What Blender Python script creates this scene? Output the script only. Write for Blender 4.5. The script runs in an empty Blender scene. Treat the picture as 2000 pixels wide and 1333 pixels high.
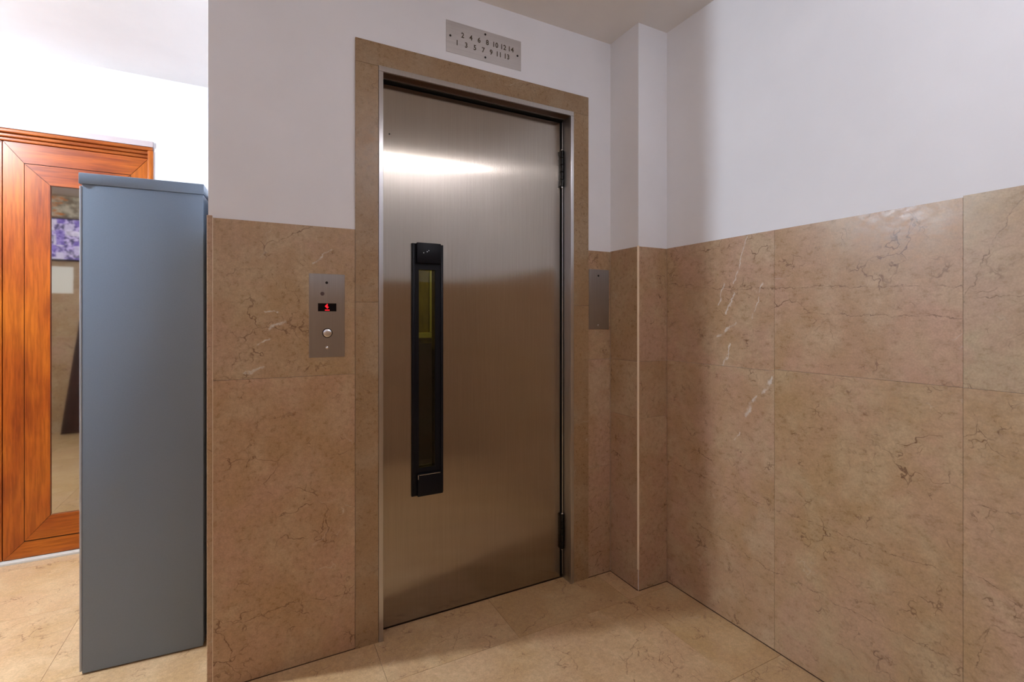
import bpy, bmesh, math, random
from mathutils import Vector, Matrix

# ---------------------------------------------------------------- camera, world, exposure
scene = bpy.context.scene
col = scene.collection
CAMY, CAMZ, YAW, FPX = -1.7637, 1.16, 0.4816, 945.1
cam_data = bpy.data.cameras.new('camera')
cam_data.sensor_width = 36.0
cam_data.lens = FPX / 2000 * 36.0
cam_data.shift_y = (623.97 - 666.5) / 2000
cam_data.clip_start = 0.02
cam = bpy.data.objects.new('camera', cam_data)
cam.location = (0, CAMY, CAMZ)
cam.rotation_euler = (math.pi / 2, 0, -YAW)
col.objects.link(cam)
scene.camera = cam

scene.view_settings.view_transform = 'Standard'
scene.view_settings.look = 'None'
scene.view_settings.gamma = 1
scene.view_settings.exposure = 0.38

world = bpy.data.worlds.new('world')
scene.world = world
world.use_nodes = True
world.node_tree.nodes['Background'].inputs[0].default_value = (0.8, 0.85, 0.9, 1)
world.node_tree.nodes['Background'].inputs[1].default_value = 0.05

LAMP_CORRIDOR = dict(loc=(-1.62, 0.366, 2.428), power=160, colour=(0.76, 0.87, 1.0), r=0.052, globe=True)
LAMP_LOBBY = dict(loc=(1.02, -1.85, 2.428), power=4.8, colour=(0.94, 0.94, 1.0), r=0.016, globe=False, half=.44)

# measured layout (metres)
CEIL = 2.4285
XL, XR, PIL_X, PIL_Y = -0.1398, 1.5971, 1.4321, -0.1856
YB, YW, XW = -1.98, 1.354, -3.9          # wall behind camera, wall with the wooden door, far left wall
DADO = 1.4694

# ---------------------------------------------------------------- helpers
def srgb(r, g, b):
    f = lambda c: (c / 255 / 12.92) if c / 255 <= 0.04045 else ((c / 255 + 0.055) / 1.055) ** 2.4
    return (f(r), f(g), f(b), 1)

def tag(o, label=None, cat=None, group=None, kind=None):
    if label: o['label'] = label
    if cat: o['category'] = cat
    if group: o['group'] = group
    if kind: o['kind'] = kind
    return o

def empty(name, loc=(0, 0, 0), rz=0):
    o = bpy.data.objects.new(name, None)
    o.location = loc; o.rotation_euler = (0, 0, rz); o.empty_display_size = 0.1
    col.objects.link(o)
    return o

class MB:
    """collects shapes into one mesh"""
    def __init__(self):
        self.bm = bmesh.new()
        self.tone = self.bm.loops.layers.float_color.new('tone')
        self.uv = self.bm.loops.layers.uv.new('UVMap')
    def _tone(self, faces, tone):
        for f in faces:
            for l in f.loops: l[self.tone] = tone
    def box(self, a, b, tone=(1, 1, 1, 1), bev=0, seg=2):
        x0, x1 = sorted((a[0], b[0])); y0, y1 = sorted((a[1], b[1])); z0, z1 = sorted((a[2], b[2]))
        old = set(self.bm.faces)
        vs = [self.bm.verts.new((x, y, z)) for z in (z0, z1) for y in (y0, y1) for x in (x0, x1)]
        for f in ((0, 2, 3, 1), (4, 5, 7, 6), (0, 1, 5, 4), (2, 6, 7, 3), (0, 4, 6, 2), (1, 3, 7, 5)):
            self.bm.faces.new([vs[i] for i in f])
        new = [f for f in self.bm.faces if f not in old]
        if bev:
            es = list({e for f in new for e in f.edges})
            bmesh.ops.bevel(self.bm, geom=es, offset=bev, segments=seg, affect='EDGES', profile=0.5)
            new = [f for f in self.bm.faces if f not in old]
        self._tone(new, tone)
        return new
    def prism(self, pts, axis, lo, hi, tone=(1, 1, 1, 1)):
        """pts: polygon in the two other axes (cyclic order), extruded along axis"""
        def P(p, h):
            c = [0, 0, 0]; o = [i for i in range(3) if i != axis]
            c[o[0]], c[o[1]], c[axis] = p[0], p[1], h
            return c
        a = [self.bm.verts.new(P(p, lo)) for p in pts]
        b = [self.bm.verts.new(P(p, hi)) for p in pts]
        fs = [self.bm.faces.new(a), self.bm.faces.new(list(reversed(b)))]
        n = len(pts)
        for i in range(n):
            fs.append(self.bm.faces.new([a[(i + 1) % n], a[i], b[i], b[(i + 1) % n]]))
        self._tone(fs, tone)
        return fs
    def lathe(self, prof, origin, axis='z', n=32):
        """prof: list of (radius, height)"""
        rings = []
        for r, h in prof:
            ring = []
            for i in range(n):
                t = 2 * math.pi * i / n
                c, s = r * math.cos(t), r * math.sin(t)
                v = {'z': (c, s, h), '-y': (c, -h, s), 'x': (h, c, s)}[axis]
                ring.append(self.bm.verts.new([origin[k] + v[k] for k in range(3)]))
            rings.append(ring)
        for a, b in zip(rings, rings[1:]):
            for i in range(n):
                self.bm.faces.new([a[i], a[(i + 1) % n], b[(i + 1) % n], b[i]])
        self.bm.faces.new(list(reversed(rings[0]))); self.bm.faces.new(rings[-1])
    def build(self, name, mat, parent=None, smooth=False, uvplane=None):
        bmesh.ops.recalc_face_normals(self.bm, faces=self.bm.faces[:])
        if uvplane:
            for f in self.bm.faces:      # u runs level, v runs up, whichever way the face looks
                f.normal_update()
                ax = max(range(3), key=lambda k: abs(f.normal[k]))
                i, j = {0: (1, 2), 1: (0, 2), 2: (0, 1)}[ax]
                for l in f.loops: l[self.uv].uv = (l.vert.co[i], l.vert.co[j])
        me = bpy.data.meshes.new(name)
        self.bm.to_mesh(me); self.bm.free()
        if smooth:
            for p in me.polygons: p.use_smooth = True
            try: me.set_sharp_from_angle(angle=math.radians(35))
            except Exception: pass
        me.materials.append(mat)
        o = bpy.data.objects.new(name, me)
        col.objects.link(o)
        if parent: o.parent = parent
        return o

# ---------------------------------------------------------------- materials
class NT:
    def __init__(self, name):
        self.mat = bpy.data.materials.new(name); self.mat.use_nodes = True
        self.t = self.mat.node_tree; self.n = self.t.nodes; self.L = self.t.links
        self.bsdf = self.n['Principled BSDF']
    def node(self, typ, **kw):
        nd = self.n.new(typ)
        for k, v in kw.items(): setattr(nd, k, v)
        return nd
    def link(self, a, b): self.L.new(a, b)
    def put(self, sock, v):
        if hasattr(v, 'is_linked') or isinstance(v, bpy.types.NodeSocket): self.link(v, sock)
        else: sock.default_value = v
    def math(self, op, a, b=None, c=None, clamp=False):
        nd = self.node('ShaderNodeMath', operation=op); nd.use_clamp = clamp
        self.put(nd.inputs[0], a)
        if b is not None: self.put(nd.inputs[1], b)
        if c is not None: self.put(nd.inputs[2], c)
        return nd.outputs[0]
    def vmath(self, op, a, b=None, scale=None):
        nd = self.node('ShaderNodeVectorMath', operation=op)
        self.put(nd.inputs[0], a)
        if b is not None: self.put(nd.inputs[1], b)
        if scale is not None: self.put(nd.inputs['Scale'], scale)
        return nd.outputs['Value'] if op in ('DOT_PRODUCT', 'DISTANCE', 'LENGTH') else nd.outputs[0]
    def coord(self): return self.node('ShaderNodeTexCoord').outputs['Object']
    def mapping(self, v, scale=(1, 1, 1), rot=(0, 0, 0), loc=(0, 0, 0)):
        m = self.node('ShaderNodeMapping'); self.put(m.inputs[0], v)
        m.inputs['Scale'].default_value = scale; m.inputs['Rotation'].default_value = rot; m.inputs['Location'].default_value = loc
        return m.outputs[0]
    def noise(self, v, scale=5, detail=3, rough=0.5, dist=0, out='Fac'):
        nd = self.node('ShaderNodeTexNoise'); self.put(nd.inputs['Vector'], v)
        nd.inputs['Scale'].default_value = scale; nd.inputs['Detail'].default_value = detail
        nd.inputs['Roughness'].default_value = rough; nd.inputs['Distortion'].default_value = dist
        return nd.outputs[out]
    def ramp(self, v, lo, hi, a=0.0, b=1.0, smooth=True):
        m = self.node('ShaderNodeMapRange'); m.clamp = True
        m.interpolation_type = 'SMOOTHSTEP' if smooth else 'LINEAR'
        self.put(m.inputs['Value'], v)
        m.inputs['From Min'].default_value = lo; m.inputs['From Max'].default_value = hi
        m.inputs['To Min'].default_value = a; m.inputs['To Max'].default_value = b
        return m.outputs['Result']
    def mix(self, f, a, b, typ='MIX'):
        m = self.node('ShaderNodeMix', data_type='RGBA', blend_type=typ)
        self.put(m.inputs[0], f); self.put(m.inputs[6], a); self.put(m.inputs[7], b)
        return m.outputs[2]
    def bump(self, h, strength=0.1, dist=0.002):
        b = self.node('ShaderNodeBump'); self.put(b.inputs['Height'], h)
        b.inputs['Strength'].default_value = strength; b.inputs['Distance'].default_value = dist
        self.link(b.outputs[0], self.bsdf.inputs['Normal'])
    def set(self, **kw):
        names = dict(base='Base Color', rough='Roughness', metal='Metallic', aniso='Anisotropic', rot='Anisotropic Rotation',
                     spec='Specular IOR Level', coat='Coat Weight', coatr='Coat Roughness', trans='Transmission Weight', ior='IOR',
                     emit='Emission Color', emits='Emission Strength', tangent='Tangent')
        for k, v in kw.items(): self.put(self.bsdf.inputs[names[k]], v)
        return self.mat

def plain(name, c, rough=0.5, metal=0, spec=0.5, grain=0.0, gscale=60):
    t = NT(name)
    base = c
    if grain:
        n = t.noise(t.coord(), gscale, 3, 0.6)
        base = t.mix(t.ramp(n, 0.3, 0.7), c, tuple(max(0, x * (1 - grain)) for x in c[:3]) + (1,))
    return t.set(base=base, rough=rough, metal=metal, spec=spec)

def glow(name, c, strength):
    t = NT(name)
    return t.set(base=(0, 0, 0, 1), emit=c, emits=strength, rough=0.4)

def marble(name, base, light, pink, mask=(1, 0, 1), stretch=(1, 1, 1), rough=0.3, dark_segs=(), white_segs=(), amp=0.022, strokes=1.0, cracks=1.0, pits=True):
    """warm veined limestone marble; *_segs: ((x,y,z),(x,y,z),width) veins that belong to the stone"""
    t = NT(name)
    P = t.coord()
    att = t.node('ShaderNodeAttribute', attribute_name='tone').outputs['Color']
    # slabs are cut from different blocks: shift the pattern per slab
    Q = t.vmath('ADD', P, t.vmath('SCALE', att, scale=7.3))
    cloud = t.noise(Q, 3.2, 4, 0.6, 0.6)
    cloud2 = t.noise(t.mapping(Q, loc=(5, 2, 9)), 6.5, 4, 0.6, 0.3)
    c = t.mix(t.ramp(cloud, 0.32, 0.68), base, pink)
    c = t.mix(t.ramp(cloud2, 0.42, 0.68, 0, 0.9), c, light)
    fine = t.noise(t.mapping(Q, scale=stretch), 60, 5, 0.72)
    c = t.mix(1.0, c, t.mix(t.ramp(fine, 0.25, 0.75), (0.86, 0.85, 0.83, 1), (1.10, 1.10, 1.10, 1)), 'MULTIPLY')
    grainy = t.noise(t.mapping(Q, scale=(1, 1, 1)), 210, 2, 0.6)
    c = t.mix(1.0, c, t.mix(t.ramp(grainy, 0.3, 0.7), (0.90, 0.89, 0.87, 1), (1.06, 1.06, 1.06, 1)), 'MULTIPLY')
    # short dark strokes
    wob = t.noise(Q, 14, 3, 0.6, out='Color')
    W = t.vmath('ADD', Q, t.vmath('SCALE', t.vmath('SUBTRACT', wob, (0.5, 0.5, 0.5)), scale=0.10))
    def cell_edges(vec, scale, width):
        v = t.node('ShaderNodeTexVoronoi', feature='DISTANCE_TO_EDGE'); t.put(v.inputs['Vector'], vec)
        v.inputs['Scale'].default_value = scale; v.inputs['Randomness'].default_value = 1
        return t.ramp(v.outputs['Distance'], 0.0, width, 1, 0)
    e1 = cell_edges(t.mapping(W, scale=(1.0, 1.0, 1.25)), 7.5, 0.022)
    m1 = t.ramp(t.noise(Q, 6.0, 3, 0.6), 0.53, 0.66)
    e2 = cell_edges(t.mapping(W, scale=(1.35, 1.35, 1), loc=(3, 1, 2)), 17, 0.045)
    m2 = t.ramp(t.noise(t.mapping(Q, loc=(1, 7, 3)), 11, 3, 0.65), 0.55, 0.68)
    dark = t.math('MAXIMUM', t.math('MULTIPLY', e1, t.math('MULTIPLY', m1, 0.92 * strokes)), t.math('MULTIPLY', e2, t.math('MULTIPLY', m2, 0.8 * strokes)))
    c = t.mix(dark, c, tuple(x * k for x, k in zip(base[:3], (0.36, 0.26, 0.22))) + (1,))
    e3 = cell_edges(t.mapping(W, scale=(1, 1, 0.8), rot=(0.3, 0.5, 0.2), loc=(9, 4, 6)), 9, 0.02)
    m3 = t.ramp(t.noise(t.mapping(Q, loc=(8, 8, 3)), 5, 3, 0.6), 0.60, 0.72)
    c = t.mix(t.math('MULTIPLY', e3, t.math('MULTIPLY', m3, 0.5)), c, (0.62, 0.55, 0.47, 1))
    # the long veins that can be seen
    if dark_segs or white_segs:
        j1 = t.noise(P, 22, 4, 0.62, out='Color')
        J = t.vmath('MULTIPLY', t.vmath('SUBTRACT', j1, (0.5, 0.5, 0.5)), tuple(amp * 2 * m for m in mask))
        V = t.vmath('ADD', P, J)
        brk = t.ramp(t.noise(P, 30, 3, 0.6), 0.32, 0.6)
        def segs(lst):
            cur = None
            for A, B, w in lst:
                A, B = Vector(A), Vector(B); D = B - A
                S = t.vmath('SUBTRACT', V, tuple(A))
                h = t.math('MULTIPLY', t.vmath('DOT_PRODUCT', S, tuple(D)), 1 / max(D.length_squared, 1e-9), clamp=True)
                d = t.vmath('DISTANCE', S, t.vmath('SCALE', tuple(D), scale=h))
                d = t.math('MULTIPLY', d, 1 / w)
                cur = d if cur is None else t.math('MINIMUM', cur, d)
            return t.math('MULTIPLY', t.ramp(cur, 0.25, 1.0, 1, 0), brk)
        if dark_segs:
            c = t.mix(t.math('MULTIPLY', segs(dark_segs), 0.72), c, tuple(x * k for x, k in zip(base[:3], (0.33, 0.24, 0.2))) + (1,))
        if white_segs:
            c = t.mix(t.math('MULTIPLY', segs(white_segs), 0.8), c, (0.66, 0.62, 0.57, 1))
    c = t.mix(1.0, c, att, 'MULTIPLY')
    r = t.ramp(fine, 0.3, 0.7, rough - 0.05, rough + 0.1)
    t.bump(fine, 0.08, 0.001)
    return t.set(base=c, rough=r, spec=0.45)

def plaster(name, c):
    t = NT(name)
    P = t.coord()
    n = t.noise(P, 2.2, 4, 0.6)
    n2 = t.noise(t.mapping(P, scale=(1, 1, 0.35)), 90, 3, 0.7)
    cc = t.mix(t.ramp(n, 0.3, 0.7), c, tuple(x * 0.95 for x in c[:3]) + (1,))
    t.bump(n2, 0.12, 0.0015)
    return t.set(base=cc, rough=0.75, spec=0.3)

def steel(name, c=(0.385, 0.335, 0.285, 1), rough=0.16, aniso=1.0, vertical=True, streaks=0.10):
    t = NT(name)
    P = t.coord()
    sc = (1, 1, 0.012) if vertical else (0.012, 1, 1)
    n = t.noise(t.mapping(P, scale=sc), 330, 3, 0.6)
    n2 = t.noise(t.mapping(P, scale=(1, 1, 0.12)), 9, 3, 0.6)
    smear = t.noise(P, 6, 4, 0.6)
    cc = t.mix(t.ramp(n, 0.3, 0.7), c, tuple(x * (1 - streaks) for x in c[:3]) + (1,))
    cc = t.mix(t.ramp(n2, 0.35, 0.7, 0, 0.5), cc, tuple(x * (1 - streaks) for x in c[:3]) + (1,))
    if vertical: t.bump(n, 0.35, 0.0005)
    r = t.ramp(smear, 0.3, 0.75, rough - 0.006, rough + 0.008)
    tan = t.node('ShaderNodeTangent', direction_type='UV_MAP')
    tan.uv_map = 'UVMap'
    return t.set(base=cc, metal=1, rough=r, aniso=aniso, rot=0.0, tangent=tan.outputs[0])

def wood(name, c1, c2, c3, along='z'):
    t = NT(name)
    P = t.coord()
    sc = {'z': (1, 1, 0.07), 'x': (0.07, 1, 1)}[along]
    M = t.mapping(P, scale=sc)
    n = t.noise(M, 26, 5, 0.65, 0.4)
    n2 = t.noise(t.mapping(P, scale=tuple(s * 1.0 for s in sc)), 110, 3, 0.6)
    big = t.noise(t.mapping(P, scale=(1, 1, 0.5) if along == 'z' else (0.5, 1, 1)), 4.5, 3, 0.5)
    c = t.mix(t.ramp(n, 0.3, 0.7), c1, c2)
    c = t.mix(t.ramp(big, 0.4, 0.7, 0, 0.75), c, c3)
    c = t.mix(1.0, c, t.mix(t.ramp(n2, 0.35, 0.65), (0.78, 0.74, 0.7, 1), (1.1, 1.1, 1.1, 1)), 'MULTIPLY')
    t.bump(n2, 0.05, 0.001)
    return t.set(base=c, rough=0.34, spec=0.35, coat=0.08, coatr=0.2)

M = {}
M['plaster'] = plaster('white_paint', (0.79, 0.78, 0.805, 1))
M['ceiling'] = plaster('ceiling_paint', (0.80, 0.77, 0.75, 1))
B_, Lt, Pk = (0.405, 0.258, 0.138, 1), (0.475, 0.340, 0.215, 1), (0.470, 0.298, 0.205, 1)
XRm = XR
M['marble_back'] = marble('marble_back_wall', B_, Lt, Pk, (1, 0, 1),
    dark_segs=[((-.128, 0, .185), (.10, 0, .215), .0026), ((.10, 0, .215), (.297, 0, .198), .0022)],
    white_segs=[((.035, 0, 1.13), (.075, 0, 1.155), .006), ((.0, 0, 1.075), (.03, 0, 1.10), .004), ((-.04, 0, .985), (.01, 0, 1.0), .006),
                ((.015, 0, 1.18), (.055, 0, 1.182), .004), ((.16, 0, 1.35), (.22, 0, 1.40), .004)])
yy = lambda y, z: (XRm, y, z)
M['marble_right'] = marble('marble_right_wall', B_, Lt, Pk, (0, 1, 1), stretch=(1, .6, 1),
    dark_segs=[(yy(-.20, 1.318), yy(-.50, 1.272), .0022), (yy(-.50, 1.272), yy(-.78, 1.268), .0024), (yy(-.78, 1.268), yy(-1.20, 1.247), .0024),
               (yy(-.77, 1.182), yy(-1.2, 1.163), .002),
               (yy(-.22, .535), yy(-.689, .497), .0018), (yy(-.689, .497), yy(-1.2, .492), .0018),
               (yy(-.30, .33), yy(-.689, .275), .002), (yy(-.689, .275), yy(-1.2, .272), .0022),
               (yy(-1.203, 1.205), yy(-1.24, 1.31), .002), (yy(-1.24, 1.31), yy(-1.32, 1.47), .002), (yy(-1.203, 1.215), yy(-1.5, 1.215), .0017),
               (yy(-1.205, .688), yy(-1.5, .71), .002), (yy(-1.205, .52), yy(-1.36, .46), .0018),
               (yy(-1.215, .34), yy(-1.26, .405), .003), (yy(-1.26, .405), yy(-1.36, .41), .0025), (yy(-1.225, .28), yy(-1.25, .39), .002)],
    white_segs=[(yy(-.575, .80), yy(-.60, .85), .010), (yy(-.60, .85), yy(-.625, .875), .008), (yy(-.65, .90), yy(-.678, .95), .008),
                (yy(-.53, .70), yy(-.55, .73), .003), (yy(-.45, 1.09), yy(-.535, 1.15), .005), (yy(-.49, 1.18), yy(-.53, 1.26), .005),
                (yy(-.46, 1.22), yy(-.48, 1.30), .004), (yy(-.53, 1.30), yy(-.58, 1.46), .003), (yy(-.48, .98), yy(-.51, 1.06), .004),
                (yy(-.60, 1.16), yy(-.64, 1.28), .003)])
M['marble_trim'] = marble('marble_door_surround', tuple(x * .76 for x in B_[:3]) + (1,), tuple(x * .78 for x in Lt[:3]) + (1,), tuple(x * .84 for x in B_[:3]) + (1,), strokes=0.6)
M['marble_pilaster'] = marble('marble_pilaster', B_, Lt, Pk, (1, 1, 1), dark_segs=[((1.432, -.186, 1.302), (1.597, -.186, 1.305), .002), ((1.44, -.186, .32), (1.597, -.186, .345), .0016)])
M['marble_plain'] = marble('marble_plain', B_, Lt, Pk)
FB = (0.53, 0.345, 0.172, 1)
M['marble_floor'] = marble('marble_floor', FB, (0.62, 0.435, 0.25, 1), (0.57, 0.375, 0.215, 1), (1, 1, 0), rough=0.34,
    dark_segs=[((.93, -.45, 0), (.96, -.36, 0), .002), ((1.42, -.33, 0), (1.45, -.50, 0), .0022), ((1.20, -.55, 0), (1.25, -.49, 0), .0018), ((1.28, -.58, 0), (1.31, -.50, 0), .0018), ((.45, -.13, 0), (.60, -.10, 0), .0015), ((1.06, -.54, 0), (1.13, -.47, 0), .003), ((1.13, -.47, 0), (1.30, -.37, 0), .002), ((1.05, -.66, 0), (1.07, -.56, 0), .002),
               ((.86, -.20, 0), (1.02, -.13, 0), .0022), ((.60, -.16, 0), (.67, -.06, 0), .0016)])
M['grout'] = plain('grout', srgb(70, 45, 25), 0.9)
M['edge'] = plain('pale_joint_and_glint', (0.74, 0.58, 0.42, 1), 0.2)  # pale joint colour, also paints the glint on the pilaster corner
M['steel'] = steel('brushed_steel_door')
M['steel_frame'] = steel('brushed_steel_frame', (0.55, 0.53, 0.52, 1), 0.30, 0.9)
M['steel_plate'] = steel('brushed_steel_plate', (0.40, 0.375, 0.36, 1), 0.34, 0.98)
M['steel_number'] = steel('brushed_steel_number_plate', (0.60, 0.57, 0.56, 1), 0.5, 0.2, vertical=False, streaks=0.12)
M['black'] = plain('black_painted_metal', (0.004, 0.004, 0.007, 1), 0.42, spec=0.18)
M['void'] = plain('recess_shade', (0.004, 0.003, 0.003, 1), 0.8)  # shade inside gaps and holes painted as near-black
M['hinge'] = plain('dark_greasy_hinge', (0.012, 0.011, 0.010, 1), 0.3, 0.6)
M['engraved'] = plain('engraved_paint', srgb(70, 56, 34), 0.6)
M['screw'] = plain('dark_screw', srgb(38, 28, 24), 0.4, 0.5)
M['chrome'] = plain('chrome_button', (0.75, 0.73, 0.74, 1), 0.18, 1)
M['locker'] = plain('grey_enamel', srgb(116, 130, 147), 0.33, grain=0.05, gscale=240)
M['locker_edge'] = plain('light_grey_enamel_edge', srgb(170, 176, 186), 0.4)
M['wood_v'] = wood('varnished_wood_upright', (0.36, 0.075, 0.005, 1), (0.22, 0.036, 0.003, 1), (0.44, 0.115, 0.007, 1), 'z')
M['wood_h'] = wood('varnished_wood_level', (0.36, 0.075, 0.005, 1), (0.22, 0.036, 0.003, 1), (0.44, 0.115, 0.007, 1), 'x')
M['wood_frame'] = wood('varnished_wood_frame', (0.36, 0.085, 0.012, 1), (0.25, 0.05, 0.008, 1), (0.42, 0.12, 0.018, 1), 'x')
M['frame_face'] = plain('grey_painted_frame_face', srgb(178, 162, 162), 0.5)
M['joint'] = plain('dark_joint_line', (0.03, 0.008, 0.003, 1), 0.7)
M['threshold'] = plain('pale_threshold', srgb(205, 200, 190), 0.4)

def car_glass():
    t = NT('tinted_wired_glass')
    t.set(base=(0.55, 0.55, 0.36, 1), rough=0.02, trans=1, ior=1.45)
    return t.mat
M['glass'] = car_glass()
def mirror_glass():
    t = NT('reflective_bronze_glass')
    n = t.noise(t.coord(), 8, 3, 0.5)
    t.bump(n, 0.03, 0.001)
    return t.set(base=(0.46, 0.43, 0.37, 1), metal=1, rough=0.03)
M['mirror'] = mirror_glass()

# ---------------------------------------------------------------- structure
rnd = random.Random(4)
def tone(k=1.0, r=1.0, g=1.0, b=1.0):
    return (k * r, k * g, k * b, 1)
GAP = 0.0004

def slabs_x(mb, y0, y1, cells):
    """cells: (x0,x1,z0,z1,tone) slabs facing +-y"""
    for x0, x1, z0, z1, tn in cells:
        mb.box((x0 + GAP, y0, z0 + GAP), (x1 - GAP, y1, z1 - GAP), tn)
def slabs_y(mb, x0, x1, cells):
    for ya, yb, z0, z1, tn in cells:
        mb.box((x0, min(ya, yb) + GAP, z0 + GAP), (x1, max(ya, yb) - GAP, z1 - GAP), tn)

def structure(mb, name, mat, **kw):
    return tag(mb.build(name, mat, **kw), kind='structure')

# floor: slabs with real joints over a grout bed
mb = MB()
rows = [YB - .02, -1.71, -1.213, -.713, -.215, .285, .785, 1.285, YW + .12]
def fl(x0, x1, y0, y1, tn):
    mb.box((x0 + .0006, y0 + .0006, -0.02), (x1 - .0006, y1 - .0006, 0), tn)
def rt():
    k = 0.965 + 0.07 * rnd.random(); return tone(k, 1 + .02 * rnd.random(), 1, 0.97 + .04 * rnd.random())
fl(-.62, .364, -.215, .06, tone(.97, 1, .98, .96)); fl(.364, .84, -.215, .06, tone(.96, 1.0, .98, .95)); fl(.84, 1.356, -.215, .06, tone(.89, 1, .96, .88)); fl(1.356, XR, -.215, .06, tone(.97, 1.02, .97, .94))
fl(-.62, .364, -.713, -.215, tone(1, 1, 1, 1)); fl(.364, 1.356, -.713, -.215, tone(1.0, 1.0, .98, .98)); fl(1.356, XR, -.713, -.215, tone(.97, 1.0, .98, .93))
for a, b in zip(rows, rows[1:]):
    xs = [XW - .02, -3.1, -2.6, -2.1, -1.6, -1.1, -.62] + ([] if -.72 < a < .2 and b < .3 and a in (-.713, -.215) else [])
    if a in (-.713, -.215):
        if a == -.215:
            for x0, x1 in zip(xs, xs[1:]): fl(x0, x1, a, b, rt())
            mb.box((-.62 + .0006, .0606, -.02), (XL + .02, b - .0006, 0), rt())
        else:
            for x0, x1 in zip(xs, xs[1:]): fl(x0, x1, a, b, rt())
        continue
    if a < -.2: xs = xs + [-.14, .36, .86, 1.356, XR]
    else: xs = xs + [XL + .02]
    for x0, x1 in zip(xs, xs[1:]): fl(x0, x1, a, b, rt())
floor = structure(mb, 'floor', M['marble_floor'])
tag(floor, 'warm beige veined marble floor laid in large slabs', 'floor')
mb = MB(); mb.box((XW - .1, YB - .1, -.06), (XR + .1, YW + .15, -.003))
mb.build('grout_bed', M['grout'], floor)

# ceiling
mb = MB()
mb.box((XW - .1, YB - .1, CEIL), (XR + .1, 0.03, CEIL + .1))
mb.box((XW - .1, 0.03, CEIL), (XL + .03, YW + .1, CEIL + .1))
tag(structure(mb, 'ceiling', M['ceiling']), 'plain painted ceiling over the lobby', 'ceiling')

# wall with the elevator (wall_back): plaster with an opening, return wall to the left room
PT = 0.004      # marble stands proud of the plaster
mb = MB()
def wallbox(x0, x1, z0, z1): mb.box((x0, PT, z0), (x1, .22, z1))
wallbox(XL, .375, 0, CEIL); wallbox(1.232, XR + .1, 0, CEIL); wallbox(.375, 1.232, 2.075, CEIL)
mb.box((XL, .22, 0), (XL + .1, YW + .02, CEIL))
wb = structure(mb, 'wall_back', M['plaster'])
tag(wb, 'white painted wall with marble wainscot around the elevator door', 'wall')
mb = MB()
slabs_x(mb, 0, .012, [(-.128, .2995, .968, 1.4765, tone(.97, .98, 1.0, .97)), (-.128, .2995, 0, .968, tone(.98, 1.0, .965, .93))])
slabs_x(mb, 0, .012, [(1.3075, PIL_X, .979, DADO, tone(.90, .98, .96, .92)), (1.3075, PIL_X, .492, .979, tone(.98, 1, 1.0, 1.04)), (1.3075, PIL_X, 0, .492, tone(.92, 1, .97, .94))])  # upper and lower slabs darkened, partly stone colour, partly painted shading
mb.build('marble_wainscot', M['marble_back'], wb)
mb = MB()
mb.box((XL - .0035, -.002, 0), (-.1285, .018, 1.483), tone(.95), bev=.002)
slabs_y(mb, XL - .004, XL - .0005, [(.022, .66, 0, .968, tone()), (.022, .66, .968, 1.4765, tone()), (.66, YW, 0, .968, tone(.95)), (.66, YW, .968, 1.4765, tone(1.02))])
mb.build('marble_corner_strip', M['marble_plain'], wb)
mb = MB(); mb.box((-.1288, -.0015, 0), (-.1268, .01, 1.4765)); mb.build('pale_joint', M['edge'], wb)

# pilaster in the corner
mb = MB()
mb.box((PIL_X + PT, PIL_Y + PT, 0), (XR + .05, PT, CEIL))
pil = structure(mb, 'trim_1', M['plaster'])
tag(pil, 'narrow pilaster in the corner, white above and marble below', 'pilaster')
mb = MB()
D2 = 1.4715
slabs_y(mb, PIL_X, PIL_X + .012, [(-.0005, PIL_Y + .006, .979, D2, tone(.90, .97, .96, .9)), (-.0005, PIL_Y + .006, .736, .979, tone(.93)), (-.0005, PIL_Y + .006, 0, .736, tone(.91, 1, .97, .95))])  # side slabs darkened: part stone colour, part shading put into the tone
slabs_x(mb, PIL_Y, PIL_Y + .012, [(PIL_X + .004, XR, .979, D2, tone(.96)), (PIL_X + .004, XR, .736, .979, tone(.93, 1, .97, .95)), (PIL_X + .004, XR, 0, .736, tone(.97, 1, .98, .96))])
mb.build('marble_wainscot', M['marble_pilaster'], pil)
mb = MB(); mb.prism([(PIL_X - .0005, PIL_Y + .0065), (PIL_X + .0045, PIL_Y - .0005), (PIL_X + .006, PIL_Y + .006)], 2, .09, D2 + .003)
mb.build('edge_glint', M['edge'], pil)  # pale strip paints the reflection along the polished pilaster corner

# right wall
mb = MB(); mb.box((XR + PT, YB - .1, 0), (XR + .15, .1, CEIL))
wr = structure(mb, 'wall_right', M['plaster'])
tag(wr, 'right wall, white paint above a tall marble wainscot', 'wall')
mb = MB()
DR = 1.4725
cells = []
for ya, yb, seams, tones in [
    (PIL_Y, -.689, [0, .979, DR], [tone(.99, 1.0, .98, .97), tone(.97, 1.0, .99, .99)]),
    (-.689, -1.2007, [0, .9847, DR], [tone(.97, .99, .98, .90), tone(.99, 1.0, .965, .96)]),
    (-1.2007, YB, [0, .9847, DR + .004], [tone(1.02, .99, 1.0, .97), tone(1.0, .96, 1.02, 1.0)])]:
    for (z0, z1), tn in zip(zip(seams, seams[1:]), tones): cells.append((ya, yb, z0, z1, tn))
slabs_y(mb, XR, XR + .012, cells)
mb.build('marble_wainscot', M['marble_right'], wr)

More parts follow.
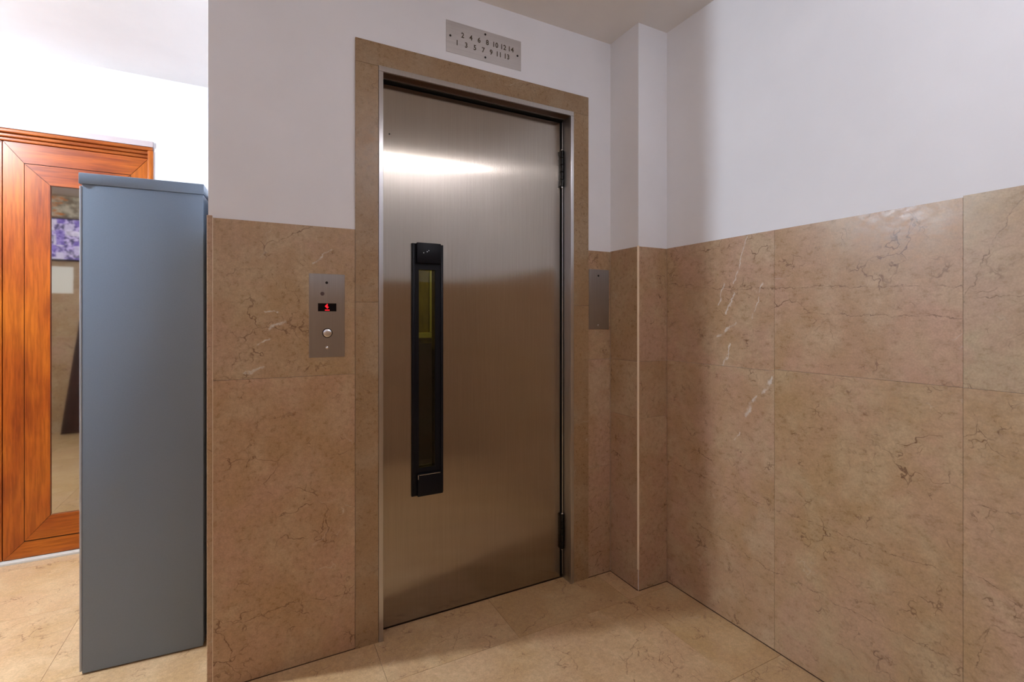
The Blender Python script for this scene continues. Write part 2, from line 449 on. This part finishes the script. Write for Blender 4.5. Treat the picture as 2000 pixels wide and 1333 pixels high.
# wall behind the camera, seen in the steel door and in the glass of the wooden door
mb = MB(); mb.box((XW - .1, YB - .15, 0), (XR + .15, YB - PT, CEIL))
wf = structure(mb, 'wall_front', M['plaster'])
tag(wf, 'wall opposite the elevator, seen only in reflections', 'wall')
mb = MB()
xs = [-1.35, -.75, -.15, .45, 1.05, XR]
cells = [(a, b, z0, z1, tone(.95 + .08 * rnd.random())) for a, b in zip(xs, xs[1:]) for z0, z1 in ((0, .979), (.979, DADO))]
cells += [(XW, -1.35, 0, .979, tone(.98)), (XW, -1.35, .979, DADO, tone(1.0)), (XW, -1.35, DADO, CEIL - .001, tone(.92, .98, 1, 1.05))]
slabs_x(mb, YB - .012, YB, cells)
mb.build('marble_wainscot', M['marble_plain'], wf)

# far left wall (outside the frame, closes the room)
mb = MB(); mb.box((XW - .15, YB - .15, 0), (XW, YW + .15, CEIL))
tag(structure(mb, 'wall_left', M['plaster']), 'white painted end wall of the left passage', 'wall')

# wall with the wooden door, set back on the left
DX1 = -.4905; LEAF_R, LEAF_L = -.517, -1.0755; DZ = 2.0875; DX0 = -1.662
mb = MB()
mb.box((XW, YW, 0), (DX0, YW + .14, CEIL)); mb.box((DX1, YW, 0), (XL + .08, YW + .14, CEIL)); mb.box((DX0, YW, DZ), (DX1, YW + .14, CEIL))
mb.box((DX0, YW + .12, 0), (DX1, YW + .14, DZ))
ws = structure(mb, 'wall_passage', M['plaster'])
tag(ws, 'white painted wall of the passage around the wooden door', 'wall')

# marble surround of the elevator (trim_2)
mb = MB()
Y0, Y1 = -.003, .03
mb.box((.2999, Y0, 0), (.3795, Y1, 1.2206), tone(.99, 1, .99, .98)); mb.box((.2999, Y0, 1.2214), (.3795, Y1, 2.0695), tone(.95, 1, .985, .95))
mb.box((1.2265, Y0, 0), (1.3066, Y1, 1.2206), tone(.97, 1, .97, .92)); mb.box((1.2265, Y0, 1.2214), (1.3066, Y1, 2.0695), tone(.93, 1, .98, .93))
mb.box((.2999, Y0, 2.0703), (1.3066, Y1, 2.1525), tone(.86, 1, .98, .95))
tag(structure(mb, 'trim_2', M['marble_trim']), 'brown marble surround framing the steel elevator door', 'door surround')

# dark joint between wall marble and floor
mb = MB(); e = .0009
mb.box((-.128, -e, 0), (.2999, .003, .003)); mb.box((1.3066, -e, 0), (PIL_X, .003, .003)); mb.build('floor_joint', M['grout'], wb)
mb = MB(); mb.box((PIL_X - e, PIL_Y + .005, 0), (PIL_X + .003, 0, .0035)); mb.box((PIL_X + .004, PIL_Y - e, 0), (XR, PIL_Y + .003, .003)); mb.build('floor_joint', M['grout'], pil)
mb = MB(); mb.box((XR - e, YB, 0), (XR + .003, PIL_Y, .0035)); mb.build('floor_joint', M['grout'], wr)

# ---------------------------------------------------------------- elevator door (door_1)
d1 = empty('door_1', (0.8, 0, 0)); tag(d1, 'brushed steel hinged elevator door in a steel frame', 'elevator door', kind='structure')
def rel(o, root):
    """keep geometry written in world metres under a placed root"""
    o.matrix_parent_inverse = root.matrix_world.inverted() if False else Matrix.Translation(-root.location)
    return o
def part(mb, name, mat, root, **kw): return rel(mb.build(name, mat, root, **kw), root)

FX0, FX1, FZ = .3805, 1.2258, 2.0690
mb = MB()
mb.box((FX0, -.006, 0), (FX0 + .016, .003, FZ - .017), bev=.0012)
mb.box((FX1 - .016, -.006, 0), (FX1, .003, FZ - .017), bev=.0012)
mb.box((FX0, -.006, FZ - .0165), (FX1, .003, FZ + .003), bev=.0012)
mb.box((FX0 + .004, .003, 0), (FX0 + .016, .15, FZ - .016)); mb.box((FX1 - .016, .003, 0), (FX1 - .004, .062, FZ - .016))
fr = part(mb, 'frame', M['steel_frame'], d1, uvplane=(0, 2))
mb = MB()
mb.box((FX0 + .004, .105, 0), (FX0 + .02, .15, FZ)); mb.box((FX1 - .016, .105, 0), (FX1 - .004, .15, FZ)); mb.box((FX0 + .004, .105, 2.03), (FX1 - .004, .15, FZ + .004))
mb.box((FX1 - .027, .07, 0), (FX1 - .004, .105, FZ))
mb.box((FX0 + .017, .047, 2.05), (FX1 - .017, .105, FZ + .003))
part(mb, 'gap_shade_lining', M['void'], d1)  # near-black boxes paint in the shade of the gap around the leaf
mb = MB(); mb.box((FX0 + .016, .0025, FZ - .0170), (FX1 - .016, .046, FZ - .006)); part(mb, 'soffit', plain('soffit_floor_reflection', srgb(88, 62, 44), .35, .6), d1)  # brown colour stands in for the floor reflected in the soffit
mb = MB(); mb.box((FX0 + .016, .042, FZ - .0195), (FX1 - .016, .046, FZ - .0165)); part(mb, 'soffit_edge', M['steel_frame'], d1, uvplane=(0, 2))
mb = MB(); mb.lathe([(.0018, .02), (.0018, 2.04)], (1.2035, .052, 0), n=10); part(mb, 'weather_bead', M['steel_frame'], d1, smooth=True, uvplane=(0, 2))

LX0, LX1, LZ0, LZ1, LY = .398, 1.1945, .006, 2.040, .060
wx0, wx1, wz0, wz1 = .545, .611, .585, 1.352
mb = MB()
for a, b in (((LX0, LZ0), (wx0, LZ1)), ((wx1, LZ0), (LX1, LZ1)), ((wx0, LZ0), (wx1, wz0)), ((wx0, wz1), (wx1, LZ1))):
    mb.box((a[0], LY, a[1]), (b[0], LY + .04, b[1]))
leaf = part(mb, 'leaf', M['steel'], d1, uvplane=(0, 2))
def sub(mb, name, mat, **kw):
    o = mb.build(name, mat, leaf, **kw); return o
mb = MB()
O0, O1, Z0, Z1 = .5175, .6440, .480, 1.4515
for a, b in (((O0, Z0), (wx0, Z1)), ((wx1, Z0), (O1, Z1)), ((wx0, Z0), (wx1, wz0)), ((wx0, wz1), (wx1, Z1))):
    mb.box((a[0], LY - .006, a[1]), (b[0], LY - .0002, b[1]))
mb.box((O0 + .001, LY - .010, Z0 + .012), (O0 + .012, LY - .006, Z1), bev=.001); mb.box((O1 - .012, LY - .010, Z0 + .02), (O1 - .001, LY - .006, Z1 - .008), bev=.001)
mb.box((.534, LY - .021, 1.376), (.630, LY - .006, 1.4545), bev=.003)
mb.box((.538, LY - .016, .478), (.640, LY - .006, .566), bev=.003)
sub(mb, 'window_frame', M['black'], smooth=True)
mb = MB(); mb.box((wx0, LY + .012, wz0), (wx1, LY + .016, wz1)); sub(mb, 'window_glass', M['glass'])
mb = MB()
for x, z in ((.560, 1.415), (.5735, 1.420), (.580, 1.4245)): mb.lathe([(.0016, .0205), (.0016, .0218)], (x, LY, z), '-y', 8)
mb.box((.545, LY - .0163, .560), (.628, LY - .0160, .5615)); mb.box((.5395, LY - .0163, .545), (.5415, LY - .0160, .562))
sub(mb, 'paint_chips', M['chrome'])
mb = MB(); mb.lathe([(.0028, 0), (.0028, .0008)], (.4335, LY, 1.856), '-y', 12); sub(mb, 'keyhole', M['void'])

def hinge(z0, z1):
    mb = MB(); r = .0075; cx, cy = 1.2000, .049; n = 5; h = (z1 - z0) / n
    for k in range(n):
        a, b = z0 + k * h + .0012, z0 + (k + 1) * h - .0012
        mb.lathe([(r - .001, a), (r, a + .001), (r, b - .001), (r - .001, b)], (cx, cy, 0), n=16)
    mb.lathe([(.003, z0 - .004), (.003, z1 + .004)], (cx, cy, 0), n=10)
    mb.box((cx + .004, cy, z0 + .004), (cx + .0085, cy + .03, z1 - .004))
    mb.box((cx - .007, cy + .003, z0 + .004), (cx - .0045, cy + .012, z1 - .004))
    h_ = part(mb, 'hinge', M['hinge'], d1, smooth=True)
    mb = MB(); mb.lathe([(.002, z0 - .007), (.0045, z0 - .0045), (.0045, z0 - .001)], (cx, cy, 0), n=12)
    mb.lathe([(.0045, z1 + .001), (.0045, z1 + .004), (.002, z1 + .006)], (cx, cy, 0), n=12)
    mb.build('pin_cap', M['chrome'], h_, smooth=True)
hinge(1.752, 1.914); hinge(.134, .288)

# shaft and the car behind the door window
car = empty('elevator_car', (0.8, .62, 0)); tag(car, 'elevator car with olive walls seen through the narrow window of the steel door', 'elevator car')
mb = MB()
mb.box((.3, .20, -.02), (1.75, 1.36, 0)); part(mb, 'car_floor', plain('car_floor_lino', srgb(70, 30, 18), 0.5), car)
t = NT('olive_laminate'); P = t.coord(); n = t.noise(t.mapping(P, scale=(1, 1, .3)), 14, 4, .6)
M['olive'] = t.set(base=t.mix(t.ramp(n, .3, .7), srgb(150, 130, 40), srgb(110, 90, 30)), rough=.35)
mb = MB()
mb.box((.3, 1.34, 1.0), (1.75, 1.36, 1.50)); mb.box((1.73, .24, 1.0), (1.75, 1.34, 1.50)); mb.box((.3, .24, 1.0), (.32, 1.34, 1.50))
part(mb, 'upper_panel', M['olive'], car)
mb = MB()
mb.box((.3, 1.34, 0), (1.75, 1.36, 1.0)); mb.box((1.73, .24, 0), (1.75, 1.34, 1.0)); mb.box((.3, .24, 0), (.32, 1.34, 1.0))
part(mb, 'lower_panel', plain('dark_laminate', srgb(22, 9, 6), .5), car)
mb = MB()
mb.box((.3, 1.34, 1.50), (1.75, 1.36, 2.2)); mb.box((1.73, .24, 1.50), (1.75, 1.34, 2.2)); mb.box((.3, .24, 1.50), (.32, 1.34, 2.2)); mb.box((.3, .24, 2.2), (1.75, 1.36, 2.22))
part(mb, 'pale_upper_lining', plain('pale_blue_laminate', srgb(120, 150, 175), .4), car)
mb = MB(); mb.box((.34, 1.315, 1.035), (1.70, 1.34, 1.072), bev=.004); mb.box((1.0, 1.325, 1.075), (1.03, 1.34, 1.48), bev=.003)
part(mb, 'rail', plain('yellow_metal_rail', srgb(205, 190, 90), .3, 0.3), car)
mb = MB(); mb.box((.9, .75, 2.185), (1.3, 1.0, 2.199)); part(mb, 'ceiling_panel_light', glow('car_light', (1, .93, .6, 1), 11.0), car)

# ---------------------------------------------------------------- number plate above the door
def text_mesh(body, size, mat, loc, parent, name='numeral', depth=.0003, xscale=1.0):
    cu = bpy.data.curves.new('text', 'FONT'); cu.body = body; cu.size = size; cu.extrude = depth; cu.offset = size * .022
    cu.align_x = 'CENTER'; cu.align_y = 'CENTER'; cu.space_character = 1.1
    to = bpy.data.objects.new('text', cu); col.objects.link(to)
    bpy.context.view_layer.update()
    me = bpy.data.meshes.new_from_object(to.evaluated_get(bpy.context.evaluated_depsgraph_get()))
    bpy.data.objects.remove(to); bpy.data.curves.remove(cu)
    me.transform(Matrix.Rotation(math.pi / 2, 4, 'X') @ Matrix.Diagonal((xscale, 1, 1, 1)))
    me.materials.clear(); me.materials.append(mat)
    o = bpy.data.objects.new(name, me); col.objects.link(o); o.parent = parent; o.location = loc
    return o
npl = empty('number_plate', (.801, PT, 2.253)); tag(npl, 'steel plate engraved with numbers 1 to 14 on the white wall above the elevator', 'number plate')
mb = MB(); mb.box((-.164, -.0025, -.0615), (.164, 0, .0615), bev=.0006); mb.build('plate', M['steel_number'], npl, uvplane=(0, 2))
for x, s in ((.705, '2'), (.740, '4'), (.775, '6'), (.811, '8'), (.846, '10'), (.882, '12'), (.917, '14')):
    text_mesh(s, .028, M['engraved'], (x - .801, -.0027, 2.269 - 2.253), npl, xscale=.9)
for x, s in ((.682, '1'), (.720, '3'), (.757, '5'), (.793, '7'), (.828, '9'), (.862, '11'), (.898, '13')):
    text_mesh(s, .028, M['engraved'], (x - .801, -.0027, 2.2345 - 2.253), npl, xscale=.9)
for x, z in ((.654, 2.256), (.802, 2.300), (.948, 2.251), (.802, 2.208)):
    mb = MB(); mb.lathe([(.0042, .0025), (.0042, .0034), (.003, .0042)], (x - .801, 0, z - 2.253), '-y', 16); mb.build('screw', M['screw'], npl, smooth=True)

# ---------------------------------------------------------------- call panel
cp = empty('call_panel', (.2065, 0, 1.1725)); tag(cp, 'steel call panel with red lit arrow display and round button on marble', 'elevator call panel')
def cb(mb, name, mat, **kw): return mb.build(name, mat, cp, **kw)
mb = MB(); mb.box((-.0575, -.003, -.1425), (.0575, 0, .1425), bev=.0007); cb(mb, 'plate', M['steel_plate'], uvplane=(0, 2))
mb = MB(); mb.box((-.0295, -.0036, .0145), (.0300, -.0028, .0420), bev=.0003); disp = cb(mb, 'display', plain('black_display', (.004, .001, .001, 1), .6, spec=.1))
mb = MB()
LEDM = glow('red_led', (1, .012, .022, 1), 1.6)
for r, row in enumerate(["00100", "01100", "11100", "01110", "00100", "00000", "11111"]):
    for c_, ch in enumerate(row):
        if ch == '1': mb.lathe([(.0016, .0036), (.0012, .0042)], (-.0058 + c_ * .0030, 0, .0385 - r * .0033), '-y', 10)
mb.build('lit_arrow', LEDM, disp)
mb = MB(); mb.lathe([(.0165, .003), (.0165, .0045), (.014, .0052)], (.0005, 0, -.0595), '-y', 32); ring = cb(mb, 'button_ring', M['screw'], smooth=True)
mb = MB(); mb.lathe([(.0135, .004), (.0135, .0065), (.011, .0078), (.006, .0082), (.001, .0083)], (.0005, 0, -.0595), '-y', 32); mb.build('button', M['chrome'], ring, smooth=True)
mb = MB(); mb.lathe([(.0045, .003), (.0045, .0034)], (-.0015, 0, .1125), '-y', 16); cb(mb, 'keyhole', M['void'])
mb = MB(); mb.lathe([(.0065, .003), (.0065, .0034), (.005, .0036)], (-.0155, 0, .0745), '-y', 20); cb(mb, 'indicator_lens', plain('dull_lens', srgb(88, 72, 70), .35, .5))
mb = MB(); mb.lathe([(.0042, .003), (.0042, .0036), (.0028, .0044)], (-.0005, 0, -.110), '-y', 16); cb(mb, 'screw', M['chrome'], smooth=True)

bp_ = empty('blank_plate', (1.3665, 0, 1.250)); tag(bp_, 'blank steel cover plate on the narrow marble strip right of the elevator', 'cover plate')
mb = MB(); mb.box((-.0565, -.003, -.1355), (.0555, 0, .1355), bev=.0007); mb.build('plate', M['steel_plate'], bp_, uvplane=(0, 2))
mb = MB(); mb.lathe([(.0048, .003), (.0048, .0036)], (-.005, 0, .107), '-y', 16); mb.build('keyhole', M['void'], bp_)
mb = MB(); mb.lathe([(.0042, .003), (.0042, .0036), (.0028, .0044)], (-.005, 0, -.118), '-y', 16); mb.build('screw', M['steel_plate'], bp_, smooth=True)

# ---------------------------------------------------------------- grey metal cabinet
A = Vector((-.515, .277)); Bq = Vector((-.173, .2545)); rz = math.atan2(Bq.y - A.y, Bq.x - A.x); Wc = (Bq - A).length
cab = empty('metal_cabinet', (A.x, A.y, 0), rz); tag(cab, 'tall blue grey metal cabinet standing before the wooden door', 'metal cabinet')
HC = 1.637; DC = .30
mb = MB(); mb.box((.003, .004, .004), (Wc - .002, DC, HC - .036), bev=.0025); mb.build('body', M['locker'], cab, smooth=True)
mb = MB(); mb.box((-.004, -.001, HC - .036), (Wc, DC + .002, HC), bev=.002); mb.build('lid', M['locker'], cab, smooth=True)
mb = MB(); mb.box((-.003, .003, .012), (.0028, DC - .01, HC - .042), bev=.0015)
door_c = mb.build('door', M['locker_edge'], cab, smooth=True)
mb = MB(); mb.box((-.014, .05, .92), (-.0032, .066, 1.04), bev=.002); mb.build('handle', M['chrome'], door_c, smooth=True)
for x in (.02, Wc - .05):
    for y in (.02, DC - .05):
        mb = MB(); mb.box((x, y, 0), (x + .03, y + .03, .0045)); mb.build('foot', M['black'], cab)

# ---------------------------------------------------------------- wooden door
d2 = empty('door_2', ((LEAF_L + LEAF_R) / 2, YW, 0)); tag(d2, 'varnished orange wood door with mitred frame and reflective glass behind the grey cabinet', 'wooden door', kind='structure')
mb = MB()
mb.box((DX0, YW - .012, DZ - .030), (DX1, YW + .02, DZ), bev=.002)
part(mb, 'frame_face', M['frame_face'], d2)
mb = MB()
mb.box((DX0 + .002, YW - .008, DZ - .047), (DX1 - .002, YW + .10, DZ - .0305), bev=.003)
mb.box((DX0 + .01, YW + .008, DZ - .064), (DX1 - .01, YW + .10, DZ - .047), bev=.003)
mb.box((DX0 + .01, YW + .020, DZ - .080), (DX1 - .01, YW + .10, DZ - .064), bev=.003)
part(mb, 'head_jamb', M['wood_frame'], d2, smooth=True)
for x0, x1 in ((DX1 - .024, DX1), (DX0, DX0 + .024)):
    mb = MB(); mb.box((x0, YW - .008, 0), (x1, YW + .10, DZ - .0475), bev=.003); part(mb, 'side_jamb', M['wood_v'], d2, smooth=True)
mb = MB(); mb.box((DX0 + .024, YW - .004, 0), (DX1 - .024, YW + .11, .010), bev=.001); part(mb, 'threshold', M['threshold'], d2)

YLf = 1.384
def leaf_wood(x0, x1):
    """one leaf: outer mitred frame, inner mitred frame, glass pane"""
    z0, z1 = .013, 2.006
    w1, w2 = .075, .170
    root = MB()
    root.box((x0 + .002, YLf + .004, z0), (x0 + w2 - .002, YLf + .036, z1)); root.box((x1 - w2 + .002, YLf + .004, z0), (x1 - .002, YLf + .036, z1))
    root.box((x0 + w2, YLf + .004, z0), (x1 - w2, YLf + .036, .195)); root.box((x0 + w2, YLf + .004, z1 - .19), (x1 - w2, YLf + .036, z1))
    lf = part(root, 'door_leaf', M['joint'], d2)
    g = .0014
    def member(pts, mat, name, yo=0):
        m = MB(); m.prism(pts, 1, YLf + yo, YLf + .02); return m.build(name, mat, lf)
    zt, zb = z1, z0
    for (o, i, top_o, top_i, bot_o, bot_i, nm, yo) in ((0, w1, zt, zt - .096, zb, zb + .076, 'outer', 0), (w1, w2, zt - .098, zt - .192, zb + .080, zb + .188, 'inner', .0)):
        a0, a1 = x0 + o + (g if o else 0), x0 + i - g; b0, b1 = x1 - o - (g if o else 0), x1 - i + g
        member([(a0, bot_o), (a1, bot_i), (a1, top_i), (a0, top_o - g)], M['wood_v'], nm + '_stile', yo)
        member([(b0, bot_o), (b0, top_o - g), (b1, top_i), (b1, bot_i)], M['wood_v'], nm + '_stile', yo)
        member([(a0 + g, top_o), (a1 + g, top_i + g), (b1 - g, top_i + g), (b0 - g, top_o)], M['wood_h'], nm + '_rail', yo)
        member([(a0 + g, bot_o), (b0 - g, bot_o), (b1 - g, bot_i - g), (a1 + g, bot_i - g)], M['wood_h'], nm + '_rail', yo)
    m = MB(); m.box((x0 + w2 - .004, YLf + .010, .19), (x1 - w2 + .004, YLf + .016, z1 - .185)); m.build('glass_pane', M['mirror'], lf)
leaf_wood(LEAF_L, LEAF_R)
leaf_wood(LEAF_L - .004 - (LEAF_R - LEAF_L), LEAF_L - .004)

# ---------------------------------------------------------------- things on the opposite wall (seen mirrored in the door glass)
mon = empty('wall_monitor', (-1.60, YB, 1.975)); tag(mon, 'wall screen of purple camera pictures, mirrored in the wooden door glass', 'monitor')
mb = MB(); mb.box((-.365, 0, -.215), (.365, .045, .215), bev=.004); mb.build('housing', M['black'], mon)
t = NT('camera_mosaic')
P = t.coord()
vor = t.node('ShaderNodeTexVoronoi', feature='F1', distance='CHEBYCHEV'); t.put(vor.inputs['Vector'], t.mapping(P, scale=(1, 0, 1.3))); vor.inputs['Scale'].default_value = 14; vor.inputs['Randomness'].default_value = .55
n = t.noise(P, 38, 4, .65)
cc = t.mix(t.ramp(t.math('ADD', n, t.math('MULTIPLY', t.node('ShaderNodeSeparateColor').outputs[0], 0)), .42, .60), srgb(22, 12, 80), srgb(205, 190, 255))
sep = t.node('ShaderNodeSeparateColor'); t.link(vor.outputs['Color'], sep.inputs[0])
cc = t.mix(t.ramp(sep.outputs[0], .3, .8, 0, .65), cc, srgb(110, 80, 200))
cc = t.mix(t.ramp(sep.outputs[1], .6, .9, 0, .7), cc, srgb(225, 220, 250))
t.set(base=(0, 0, 0, 1), emit=cc, emits=1.3, rough=.3)
mb = MB(); mb.box((-.353, .045, -.203), (.353, .047, .203)); mb.build('screen', t.mat, mon)
t = NT('mottled_picture'); P = t.coord()
n = t.noise(P, 16, 5, .7); n2 = t.noise(t.mapping(P, scale=(.6, 1, 1.6), loc=(2, 0, 1)), 12, 4, .6)
cc = t.mix(t.ramp(n, .35, .65), srgb(120, 108, 92), srgb(205, 195, 178)); cc = t.mix(t.ramp(n2, .55, .65), cc, srgb(205, 120, 40))
t.set(base=cc, rough=.6)
mb = MB(); mb.box((-2.15, YB, 2.205), (-1.3, YB + .02, 2.42), bev=.002)
tag(mb.build('mottled_picture', t.mat), 'mottled grey and orange panel above the mirrored wall screen', 'picture')
mb = MB(); mb.box((-1.93, YB, 1.425), (-1.70, YB + .0012, 1.70))
tag(mb.build('paper_notice', plain('paper', (.86, .84, .80, 1), .8)), 'blank white paper notice below the mirrored wall screen', 'paper notice')
mb = MB()
mb.prism([(-1.765, 0), (-1.40, 0), (-1.40, 1.15), (-1.64, 1.15)], 1, 0, .022)
lb = mb.build('leaning_board', wood('dark_board', (.035, .010, .006, 1), (.02, .006, .004, 1), (.05, .012, .008, 1)))
lb.location = (0, YB + .12, 0.004); lb.rotation_euler = (math.radians(4.6), 0, 0)
tag(lb, 'dark brown board leaning on the marble, mirrored in the wooden door glass', 'board')

# ---------------------------------------------------------------- lamps (outside the frame)
def lamp(spec, label):
    x, y, z = spec['loc']; r = spec['r']
    root = empty('ceiling_lamp', (x, y, z)); tag(root, label, 'ceiling lamp')
    mb = MB()
    if spec['globe']: mb.lathe([(r + .02, 0), (r + .02, -.012), (r + .008, -.02)], (0, 0, 0), 'z', 40)
    else: mb.box((-spec['half'] - .02, -.035, -.020), (spec['half'] + .02, .035, 0), bev=.004)
    mb.build('base', plain('white_metal', (.8, .8, .8, 1), .4), root, smooth=True)
    mb = MB()
    if spec['globe']:
        cz = -.035 - r
        mb.lathe([(r * math.sin(math.pi * k / 16), cz - .005 + r * math.cos(math.pi * k / 16)) for k in range(8, 16)], (0, 0, 0), 'z', 40)
        area = 3 * math.pi * r * r
        st = MB(); st.lathe([(.02, -.018), (.02, -.03), (r * .8, -.04), (r + .004, cz), (r + .004, cz - .004), (r - .004, cz - .004), (.01, cz - .004)], (0, 0, 0), 'z', 24); st.build('added_light_cup', plain('white_cup', (.8, .8, .8, 1), .4), root, smooth=True)  # opaque cup added to keep direct lamp light off the ceiling
    else:
        h = spec['half']
        pts = [(-r, -.020), (-r, -.036), (-r * .7, -.046), (r * .7, -.046), (r, -.036), (r, -.020)]
        mb.prism(pts, 0, -h, h)
        area = 2 * h * (2 * r + .03)
    mb.build('diffuser', glow('lamp_diffuser', tuple(spec['colour']) + (1,), spec['power'] / (math.pi * area)), root, smooth=True)
lamp(LAMP_CORRIDOR, 'round white ceiling lamp in the left passage')
lamp(LAMP_LOBBY, 'long slim ceiling lamp opposite the elevator, seen as a streak on the steel door')
